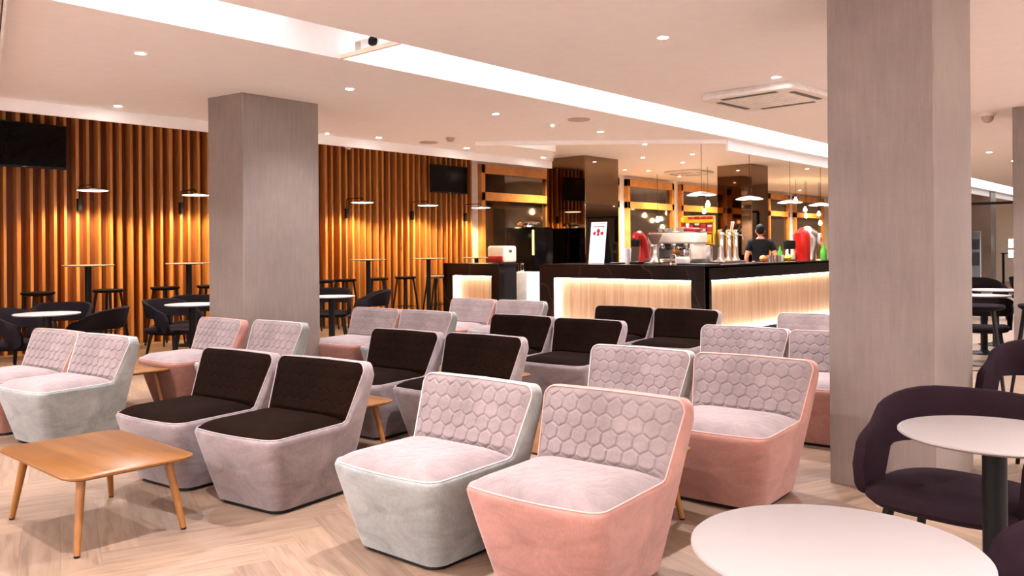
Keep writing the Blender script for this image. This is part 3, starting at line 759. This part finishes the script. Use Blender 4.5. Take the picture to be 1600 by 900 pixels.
# ------------------------------------------------------------------ barman
def skin_mesh(name, joints, edges, mat, parent, root=0, sub=2):
    me = bpy.data.meshes.new(name); me.from_pydata([j[:3] for j in joints], edges, [])
    o = bpy.data.objects.new(name, me); C.objects.link(o)
    md = o.modifiers.new('skin', 'SKIN'); md.use_smooth_shade = True
    for i, j in enumerate(joints):
        sv = me.skin_vertices[0].data[i]; r = j[3]
        sv.radius = r if isinstance(r, tuple) else (r, r)
        sv.use_root = (i == root)
    s = o.modifiers.new('sub', 'SUBSURF'); s.levels = sub; s.render_levels = sub
    dg = bpy.context.evaluated_depsgraph_get(); dg.update()
    m2 = bpy.data.meshes.new_from_object(o.evaluated_get(dg)); m2.name = name
    o.modifiers.clear(); o.data = m2; m2.materials.clear(); m2.materials.append(mat)
    for p in m2.polygons: p.use_smooth = True
    o.parent = parent; return o
# local: facing +y (away from camera), x right
pm = thing('person', 'person in a black polo shirt seen from behind at work behind the bar', 'person', (14.75, 6.80, 0), YAW-PI/2-rad(8))
J = [(0, 0, .96, (.15, .11)), (0, .0, 1.12, (.145, .10)), (0, .0, 1.30, (.165, .11)), (0, -.01, 1.42, (.12, .085)), (0, -.01, 1.48, .058), (0, .01, 1.53, .055),
     (.17, 0, 1.41, .062), (.245, -.03, 1.22, .048), (.27, -.05, 1.10, .043), (.22, .12, 1.00, .034), (.18, .20, .965, .026),
     (-.17, 0, 1.41, .062), (-.235, -.02, 1.22, .048), (-.26, -.02, 1.12, .043), (-.23, .10, .99, .034), (-.20, .18, .95, .026),
     (.10, 0, .88, .09), (.10, .01, .50, .062), (.10, 0, .10, .045), (.10, .14, .05, .04),
     (-.10, 0, .88, .09), (-.10, .01, .50, .062), (-.10, 0, .10, .045), (-.10, .14, .05, .04)]
Ed = [(0, 1), (1, 2), (2, 3), (3, 4), (4, 5), (3, 6), (6, 7), (7, 8), (8, 9), (9, 10), (3, 11), (11, 12), (12, 13), (13, 14), (14, 15), (0, 16), (16, 17), (17, 18), (18, 19), (0, 20), (20, 21), (21, 22), (22, 23)]
for s, w in ((1, 10), (-1, 15)):      # palms and fingers
    bx_, by_, bz_ = J[w][:3]
    J.append((bx_-s*.01, by_+.05, bz_-.01, (.034, .016))); p_ = len(J)-1; Ed.append((w, p_))
    for k, L in enumerate((.062, .074, .068, .05)):
        x = bx_-s*.01+(k-1.5)*.019
        J.append((x, by_+.085, bz_-.012, .0095)); a_ = len(J)-1; J.append((x, by_+.085+L*.6, bz_-.022, .0085)); J.append((x, by_+.085+L*.85, bz_-.05, .0075))
        Ed += [(p_, a_), (a_, a_+1), (a_+1, a_+2)]
    J.append((bx_-s*.045, by_+.05, bz_-.02, .011)); a_ = len(J)-1; J.append((bx_-s*.06, by_+.09, bz_-.03, .009)); Ed += [(w, a_), (a_, a_+1)]
body = skin_mesh('body', J, Ed, M['skin'], pm)
# head with face joined into the body mesh
bm = B(); bm.from_mesh(body.data)
def ell(c, r, seg=20, rot=None):
    m = Matrix.Translation(c) @ (rot or Matrix.Identity(4)) @ Matrix.Diagonal((*r, 1)); bmesh.ops.create_uvsphere(bm, u_segments=seg, v_segments=seg//2+2, radius=1, matrix=m)
ell((0, .015, 1.635), (.075, .095, .115)); ell((0, .035, 1.575), (.055, .068, .06))
ell((0, .115, 1.62), (.013, .02, .022)); ell((.078, .005, 1.62), (.012, .022, .034)); ell((-.078, .005, 1.62), (.012, .022, .034))
ell((0, .103, 1.575), (.026, .01, .008)); ell((.03, .098, 1.65), (.014, .009, .008)); ell((-.03, .098, 1.65), (.014, .009, .008))
bm.to_mesh(body.data); bm.free()
for p in body.data.polygons: p.use_smooth = True
bm = B(); m = Matrix.Translation((0, -.008, 1.655)) @ Matrix.Diagonal((.082, .100, .106, 1)); bmesh.ops.create_uvsphere(bm, u_segments=24, v_segments=14, radius=1, matrix=m)
for v in bm.verts:
    if v.co.y > .0 and v.co.z < 1.71: v.co.y *= .15
obj('hair', bm, M['hair'], pm)
S = [(0, 0, .93, (.168, .13)), (0, 0, 1.12, (.162, .118)), (0, 0, 1.30, (.182, .125)), (0, -.01, 1.42, (.135, .10)), (0, -.01, 1.475, .074),
     (.175, 0, 1.41, .078), (.25, -.03, 1.235, .066), (-.175, 0, 1.41, .078), (-.24, -.02, 1.235, .066)]
skin_mesh('polo_shirt', S, [(0, 1), (1, 2), (2, 3), (3, 4), (3, 5), (5, 6), (3, 7), (7, 8)], M['shirt'], pm)
T = [(0, 0, .95, (.165, .125)), (.10, 0, .86, .105), (.10, .01, .5, .078), (.10, 0, .09, .066), (-.10, 0, .86, .105), (-.10, .01, .5, .078), (-.10, 0, .09, .066)]
skin_mesh('trousers', T, [(0, 1), (1, 2), (2, 3), (0, 4), (4, 5), (5, 6)], M['black_plastic'], pm)

# ------------------------------------------------------------------ televisions
def tv(u0, u1, z0, z1, v, label):
    t = thing('television', label, 'television', ((u0+u1)/2, v, z0))
    w, h = u1-u0, z1-z0
    bm = B(); box(bm, (0, 0, h/2), (w, .05, h), .006); obj('casing', bm, M['black_plastic'], t, False)
    bm = B(); box(bm, (0, -.0265, h/2+.006), (w-.03, .004, h-.04)); obj('screen', bm, M['black_gloss'], t, False)
    bm = B(); box(bm, (0, .075, h/2), (.3, .10, .2), .01); obj('wall_bracket', bm, M['black_metal'], t, False)
    bm = B(); box(bm, (0, -.028, .012), (.05, .003, .008)); obj('logo_print', bm, M['steel'], t, False)
tv(3.40, 4.44, 2.44, 3.03, 11.88, 'black wall television at the left edge, mounted high on the slats')
tv(11.08, 12.08, 2.44, 2.99, 11.85, 'small black television high on the slats near the windows')

# ------------------------------------------------------------------ wall lamps
WARMCOL = (1.0, .71, .35)
def spot(name, loc, e, size, col, r=.03, blend=.5, parent=None):
    l = bpy.data.lights.new(name, 'SPOT'); l.energy = e; l.spot_size = rad(size); l.spot_blend = blend; l.color = col; l.shadow_soft_size = r
    o = bpy.data.objects.new(name, l); C.objects.link(o); o.location = loc
    if parent: o.parent = parent
    return o
wl0 = None
for u, lab in ((4.643, 'black wall lamp with a thin glowing disc, leftmost on the slats'), (6.10, 'black wall lamp with glowing disc just left of the left column'),
               (9.17, 'black wall lamp with glowing disc, first right of the left column'), (10.72, 'black wall lamp with glowing disc below the small television'),
               (12.17, 'black wall lamp with glowing disc at the end of the slats by the window')):
    if wl0 is None:
        wl0 = t = thing('wall_lamp', lab, 'lamp', (u, V1, 0), 0, 'disc wall lamps on the slats')
        bm = B(); box(bm, (0, -.14, 1.985), (.05, .07, .17), .006); obj('wall_box', bm, M['black_metal'], t, False)
        bm = B(); tube(bm, [(0, -.14, 2.05), (0, -.14, 2.225), (0, -.155, 2.24), (0, -.57, 2.24), (0, -.585, 2.225), (0, -.585, 2.175)], .007, 8); obj('arm', bm, M['black_metal'], t)
        bm = B(); lathe(bm, [(.21, 2.158), (.212, 2.164), (.12, 2.176), (.04, 2.19), (0, 2.192)], (0, -.585, 0), 40); d_ = obj('disc_shade', bm, M['black_metal'], t)
        bm = B(); lathe(bm, [(.0, 2.150), (.17, 2.151), (.19, 2.157)], (0, -.585, 0), 40); obj('diffuser', bm, M['disc'], d_)
    else: dup(wl0, (u, V1, 0), 0, lab)
    spot('wall_lamp_light', (u, V1-.585, 2.13), 48, 150, WARMCOL, .12, .35)

# ------------------------------------------------------------------ pendants and bulbs
def pendant(u, v, z, lab):
    t = thing('pendant_lamp', lab, 'lamp', (u, v, z), 0, 'disc pendants over the bar')
    bm = B(); lathe(bm, [(.215, 0), (.217, .006), (.15, .03), (.06, .048), (.02, .055), (0, .056)], seg=40); obj('disc_shade', bm, M['white_plastic'], t)
    bm = B(); lathe(bm, [(0, -.008), (.17, -.006), (.21, .0)], seg=40); obj('diffuser', bm, M['disc'], t)
    bm = B(); lathe(bm, [(.05, -.022), (.06, -.01), (.05, -.006)], seg=20); obj('lamp_cap', bm, M['black_metal'], t)
    H = ZR-z
    pts = [(0, 0, .05)]+[(0, 0, H*.72)]+[(.03*math.sin(k*1.1), -.03*math.cos(k*1.1)+.03, H*.72+.02+k*.012) for k in range(6)]+[(0, 0, H-.02)]
    bm = B(); tube(bm, pts, .004, 6); obj('cord', bm, M['black_metal'], t)
    bm = B(); lathe(bm, [(.06, H-.03), (.06, H)]); obj('ceiling_rose', bm, M['black_metal'], t)
    spot('pendant_light', (u, v, z-.03), 14, 140, (1, .72, .48), .1, .5)
for u, lab in ((10.95, 'disc pendant over the bar corner, nearest, above the espresso machine'), (12.52, 'disc pendant over the bar, before the second mirror column'),
               (14.1, 'disc pendant over the bar, above the barman'), (15.5, 'disc pendant over the bar, touching the large column edge')):
    pendant(u, 5.95, 2.095, lab)
def bulb(u, v, z, lab, r=.055):
    t = thing('pendant_bulb', lab, 'light bulb', (u, v, z), 0, 'bare glowing bulbs near the windows')
    bm = B(); lathe(bm, [(0, -r), (r*.7, -r*.75), (r, 0), (r*.7, r*.8), (r*.35, r*1.5), (.018, r*1.8)], seg=16); obj('glass_bulb', bm, M['bulb'], t)
    bm = B(); lathe(bm, [(.02, r*1.75), (.022, r*2.6), (0, r*2.7)], seg=10); obj('socket', bm, M['black_metal'], t)
    bm = B(); tube(bm, [(0, 0, r*2.6), (0, 0, ZR-z)], .005, 6); obj('cord', bm, M['black_metal'], t)
for a in ((17.79, 9.5, 2.33, 'glowing bare bulb behind the nearest disc pendant'), (23.58, 9.5, 2.37, 'glowing bare bulb above the red beer dispenser, upper left of its cluster'), (23.9, 9.6, 2.20, 'glowing bare bulb above the red beer dispenser, lower left of its cluster'),
          (24.6, 9.5, 2.27, 'glowing bare bulb near the large column, upper right of its cluster'), (24.7, 9.5, 2.0, 'glowing bare bulb near the large column, lowest of its cluster'), (22.9, 9.5, 2.62, 'glowing bare bulb over the disc pendant above the barman'),
          (18.65, 11.4, 2.03, 'glowing bare bulb low in the far window, left one'), (21.5, 11.6, 2.33, 'glowing bare bulb at the left of the window behind the snack display')):
    bulb(*a)

# ------------------------------------------------------------------ ceiling fixtures
LCOL = (1.0, .98, 1.06)
def downlight(u, v, z, e, lab, grp, cone=128):
    t = thing('ceiling_downlight', lab, 'ceiling light', (u, v, z), 0, grp)
    bm = B(); lathe(bm, [(.036, -.004), (.048, -.006), (.05, 0)], seg=24); obj('trim_ring', bm, M['white_plastic'], t)
    bm = B(); lathe(bm, [(.0, -.0055), (.035, -.005), (.035, -.002)], seg=24); obj('lamp', bm, M['lamp'], t)
    if e: spot('downlight_light', (u, v, z-.03), e, cone, LCOL, .035, 1.0)
E0 = 72
g1 = 'recessed downlights in the left ceiling'
for u, lab in ((.9, 'round downlight beyond the left edge beside the light slot'), (2.82, 'bright round downlight nearest the upper left, beside the light slot'), (4.74, 'round downlight left of the projector, above the left column'),
               (6.72, 'round downlight midway along the light slot'), (8.69, 'round downlight before the ceiling edge above the mirror column')):
    downlight(u, 6.14, ZC, E0*(.45 if 4 < u < 5 else .8), lab, g1)
for u, lab in ((1.9, 'round downlight beyond the left edge above the television'), (3.69, 'round downlight above the leftmost wall lamp'), (5.38, 'round downlight hidden behind the left column'), (7.07, 'round downlight right of the left column near the slats'),
               (8.72, 'round downlight above the small television'), (10.5, 'round downlight left of the first mirror column')):
    downlight(u, 8.55, ZC, E0*.9, lab, g1, 125)
g2 = 'recessed downlights in the right ceiling'
for u, lab in ((1.2, 'round downlight out of frame over the front'), (3.15, 'round downlight just over the front chairs out of frame'), (5.08, 'round downlight in the right ceiling left of the air conditioner'), (6.95, 'round downlight directly above the air conditioner'),
               (9.0, 'round downlight hidden behind the large column'), (11, 'round downlight hidden far behind the large column'), (13, 'round downlight behind the large column, farther'), (15.0, 'far round downlight right of the large column, left one'), (16.9, 'far round downlight right of the large column, right one')):
    downlight(u, 3.05, ZC, E0, lab, g2)
for u, lab in ((6.6, 'round downlight behind the large column at its right'), (9.6, 'round downlight near the far right column')):
    downlight(u, .4, ZC, E0*.8, lab, g2)
downlight(2.6, -1.2, ZC, E0, 'added round downlight out of frame to the right of the front tables', g2)  # added lamp out of frame, lights the large right column evenly
downlight(0.2, .4, ZC, E0*.6, 'round downlight above the camera', g2)
downlight(13.5, .4, ZC, E0*.8, 'round downlight far at the right side', g2)
for v in (-2.2, 0, 2.2, 4.0, 6.2, 8.2): downlight(-1.9, v, ZC, E0*1.45, 'added fill downlight close to the white wall behind the camera', 'added fill downlights along the wall behind the camera', 160)  # added unseen lamps, washing the pulled-in wall as fill light
for u in (0, 2.2, 4.4, 6.6, 8.8, 11, 13.5): downlight(u, -2.9, ZC, E0*1.45, 'added fill downlight close to the white wall on the right side out of frame', 'added fill downlights along the right wall', 160)  # more added wash lamps, along the side wall out of frame
g3 = 'downlights in the raised ceiling over the bar'
for u, v, lab in ((13.0, 8.2, 'round downlight in the raised bar ceiling, upper left'), (14.9, 9.45, 'round downlight in the raised bar ceiling, lower left'), (15.1, 8.4, 'round downlight in the raised bar ceiling, right of the pendant cord'),
                  (16.45, 9.4, 'round downlight in the raised bar ceiling, above the window'), (12.4, 7.0, 'round downlight hidden above the espresso machine'), (15.0, 7.1, 'round downlight hidden above the barman'), (20, 8.0, 'round downlight far over the bar'), (22.5, 10.2, 'added round downlight before the far windows'), (26, 9, 'added round downlight in the far bar room'), (17.6, 11.0, 'round downlight low over the second window'), (29, 10.5, 'added round downlight at the very end of the bar room')):  # far bar room and far window lamps are added for more light
    downlight(u, v, ZR, E0*1.6, lab, g3, 140)
for u, lab in ((14.6, 'small warm spotlight added over the window behind the first mirror column'), (17.0, 'small warm spotlight added at the edge of the second window'), (19.6, 'small warm spotlight added over the window behind the espresso machine'), (22.6, 'small warm spotlight added over the window behind the snack display'), (27.6, 'small warm spotlight added over the window above the barman'), (30.5, 'small warm spotlight added over the last window by the large column')):
    t = thing('spotlight', lab, 'ceiling light', (u, 11.3, ZR), 0, 'added warm spotlights over the windows')  # added spots, not known fixtures, to light the window frames golden
    bm = B(); lathe(bm, [(.03, -.004), (.045, -.006), (.047, 0)], seg=20); obj('trim_ring', bm, M['white_plastic'], t)
    bm = B(); lathe(bm, [(.0, -.0055), (.03, -.005), (.03, -.002)], seg=20); obj('lamp', bm, M['lamp'], t)
    spot('added_spot_light', (u, 11.3, ZR-.03), 90, 150, (1, .74, .42), .035, 1.0)
for u in (19.5, 22.0, 25.0, 28.5): downlight(u, 3.05, ZC, E0*1.5, 'added round downlight far away over the glass partition area', 'added downlights over the far seating area')  # row carried on with added lamps to brighten the far gap
# light slot with diffuser
UP = 3.96
t = thing('slot_light', 'long glowing white light slot running diagonally across the ceiling', 'light slot', (0, (SA+SB)/2, ZC))
bm = B(); box(bm, ((U0+UP-.5)/2, 0, .285), (UP-.5-U0, SB-SA-.03, .02)); obj('deep_diffuser', bm, M['cove'], t, False)
bm = B(); box(bm, ((UP+U1)/2, 0, .016), (U1-UP, SB-SA-.012, .016)); obj('flush_diffuser', bm, M['cove'], t, False)
bm = B(); box(bm, (UP-.012, 0, .014), (.024, SB-SA-.01, .034), .002); obj('edge_board', bm, M['cream'], t, False)
t = thing('projector', 'white ceiling projector with dark lens, sitting at the step of the light slot', 'projector', (UP+.15, 4.96, ZC+.026), rad(0))
bm = B(); box(bm, (0, .0, .055), (.24, .30, .09), .012); obj('casing', bm, M['white_plastic'], t)
bm = B(); tube(bm, [(-.12, -.09, .055), (-.15, -.09, .055)], [.038, .034], 20); obj('lens', bm, M['black_gloss'], t)
bm = B(); box(bm, (-.122, .10, .055), (.006, .06, .06), .002); obj('front_grille', bm, M['vent'], t)
bm = B(); box(bm, (-.122, .01, .055), (.004, .04, .012), .001); obj('name_print', bm, M['paper'], t)
# air conditioner cassette
t = thing('air_conditioner', 'white square ceiling air conditioner cassette left of the large column', 'air conditioner', (7.67, 3.44, ZC), rad(-4))
bm = B(); P = rrect(.90, .90, .06); Q = rrect(.95, .95, .07); Q2 = rrect(.93, .93, .06)
loft(bm, [[(x, y, 0) for x, y in P], [(x, y, -.035) for x, y in Q], [(x, y, -.06) for x, y in Q], [(x, y, -.068) for x, y in Q2]], True, True, True); obj('panel', bm, M['white_plastic'], t, True, 30)
for k, (x, y, a) in enumerate(((-.38, 0, 0), (.38, 0, 0), (0, -.38, 1), (0, .38, 1))):
    bm = B(); box(bm, (x, y, -.069), ((.055, .56, .006) if not a else (.56, .055, .006)), .001); obj('air_outlet', bm, M['black_plastic'], t, False)
bm = B(); box(bm, (0, 0, -.069), (.58, .58, .008), .003)
for k in range(9): box(bm, (0, -.24+k*.06, -.074), (.54, .016, .006))
obj('intake_grille', bm, M['white_plastic'], t, False)
ac = t
def copy_ac(u, v, z, lab):
    o = dup(ac, (u, v, z), rad(0), lab); return o
copy_ac(18.53, 10.41, ZR, 'second white ceiling air conditioner, far off over the bar windows')
def disc(name, label, cat, u, v, r, mat, z=ZC):
    bm = B(); lathe(bm, [(r, 0), (r, -.008), (r*.9, -.014), (0, -.014)], seg=28); o = obj(name, bm, mat); o.location = (u, v, z); tag(o, label, cat)
disc('ceiling_speaker', 'flat round ceiling speaker near the far end of the light slot', 'speaker', 7.67, 5.72, .13, M['vent'])
disc('ceiling_speaker', 'flat round ceiling speaker above the small television', 'speaker', 7.87, 8.45, .13, M['vent'])
t = thing('smoke_detector', 'small round smoke detector on the ceiling right of the left column', 'smoke detector', (7.75, 7.9, ZC))
bm = B(); lathe(bm, [(.06, 0), (.065, -.02), (.04, -.03), (.045, -.05), (0, -.055)], seg=24); obj('body', bm, M['vent'], t)
for u, v, lab in ((7.79, 6.2, 'tiny lit emergency light in the ceiling left of the speaker'), (6.33, 8.66, 'tiny lit emergency light at the right edge of the left column')):
    t = thing('emergency_light', lab, 'emergency light', (u, v, ZC))
    bm = B(); lathe(bm, [(.09, 0), (.085, -.008), (0, -.01)], seg=24); obj('cover', bm, M['white_plastic'], t)
    bm = B(); lathe(bm, [(.016, -.010), (.012, -.02), (0, -.022)], seg=12); obj('led', bm, M['dot'], t)
t = thing('security_camera', 'white dome security camera on the ceiling right of the large column', 'security camera', (10.55, 2.16, ZC))
bm = B(); lathe(bm, [(.08, 0), (.08, -.03), (.07, -.035)], seg=24); obj('mount', bm, M['white_plastic'], t)
bm = B(); lathe(bm, [(.066, -.03), (.06, -.07), (.035, -.10), (0, -.11)], seg=24); obj('dome', bm, M['vent'], t)
bm = B(); lathe(bm, [(0, -.05), (.07, -.03), (.08, -.008), (.085, 0)], (0, 0, 0), 24); 
o = obj('motion_sensor', bm, M['white_plastic']); o.location = (9.1, 11.85, 3.18); o.rotation_euler = (rad(75), 0, 0); tag(o, 'small white motion sensor at the top of the slats, right of the left column', 'sensor')

# ------------------------------------------------------------------ far room through the right gap
t = thing('glass_partition', 'black framed glass partition far away in the gap right of the large column', 'partition', (22, 4.9, 0))
bm = B(); box(bm, (0, 0, 2.30), (.08, 3.4, .06)); box(bm, (0, .28, 1.9), (.06, .10, .8)); box(bm, (0, -1.7, 1.15), (.06, .06, 2.3)); box(bm, (0, 1.7, 1.15), (.06, .06, 2.3)); obj('frame', bm, M['black_metal'], t, False)
s = N('clear_partition_glass'); s.bsdf((.9, .93, .9, 1), .02, 0, Transmission_Weight=1.0, IOR=1.05)
bm = B(); box(bm, (0, 0, 1.14), (.01, 3.3, 2.26)); obj('pane', bm, s.m, t, False)
bm = B(); box(bm, (26.5, 5.55, 1.6), (.6, .5, 3.2)); struct('trim_10', bm, M['column'])
bm = B(); box(bm, (24, 5.95, 1.6), (.1, 1.1, 3.2)); struct('wall_partition', bm, M['vent'])
bm = B(); box(bm, (24.6, 4.25, 1.1), (.05, 1.0, .03)); 
box(bm, (24.6, 4.7, .55), (.05, .05, 1.1)); box(bm, (24.6, 3.8, .55), (.05, .05, 1.1)); o = obj('handrail', bm, M['black_metal'], None, False); tag(o, 'thin black handrail far in the gap right of the large column', 'railing')
t = thing('lit_poster', 'tall pale poster stand far in the right gap beside the black post', 'poster', (22.4, 4.85, 0))
bm = B(); box(bm, (0, 0, 1.10), (.04, .20, 1.1), .004); box(bm, (0, 0, .28), (.03, .05, .55)); box(bm, (0, 0, .01), (.3, .25, .02)); obj('board', bm, M['paper'], t, False)
bm = B(); box(bm, (-.022, 0, 1.35), (.004, .15, .22)); box(bm, (-.022, 0, 1.0), (.004, .15, .30)); obj('print', bm, M['grey'], t, False)
for z, zz, lab in ((1.36, .26, 'glowing white screen far in the right gap, upper one'), (1.08, .22, 'glowing white screen far in the right gap, lower one')):
    t = thing('monitor', lab, 'monitor', (26+.8*(z > 1.2), 4.68+.14*(z > 1.2), z))
    bm = B(); box(bm, (0, 0, 0), (.05, .34, zz)); obj('casing', bm, M['black_plastic'], t, False)
    bm = B(); box(bm, (-.028, 0, 0), (.004, .32, zz-.02)); obj('screen', bm, M['screen'], t, False)
    bm = B(); box(bm, (.05+.06*(z > 1.2), 0, -z/2), (.04, .05, z)); box(bm, (.05, 0, -z+.01), (.3, .3, .02)); obj('stand', bm, M['black_metal'], t, False)

# ------------------------------------------------------------------ world and view
w = bpy.data.worlds.new('world'); sc.world = w; w.use_nodes = True
w.node_tree.nodes['Background'].inputs[0].default_value = (.02, .016, .013, 1); w.node_tree.nodes['Background'].inputs[1].default_value = 1
sc.view_settings.view_transform = 'Standard'; sc.view_settings.look = 'None'; sc.view_settings.gamma = 1; sc.view_settings.exposure = 2.4
sc.view_settings.use_curve_mapping = False
sc.cycles.use_denoising = True
sc.cycles.max_bounces = 8; sc.cycles.diffuse_bounces = 5; sc.cycles.glossy_bounces = 4; sc.cycles.sample_clamp_indirect = 6; sc.cycles.caustics_reflective = False; sc.cycles.caustics_refractive = False
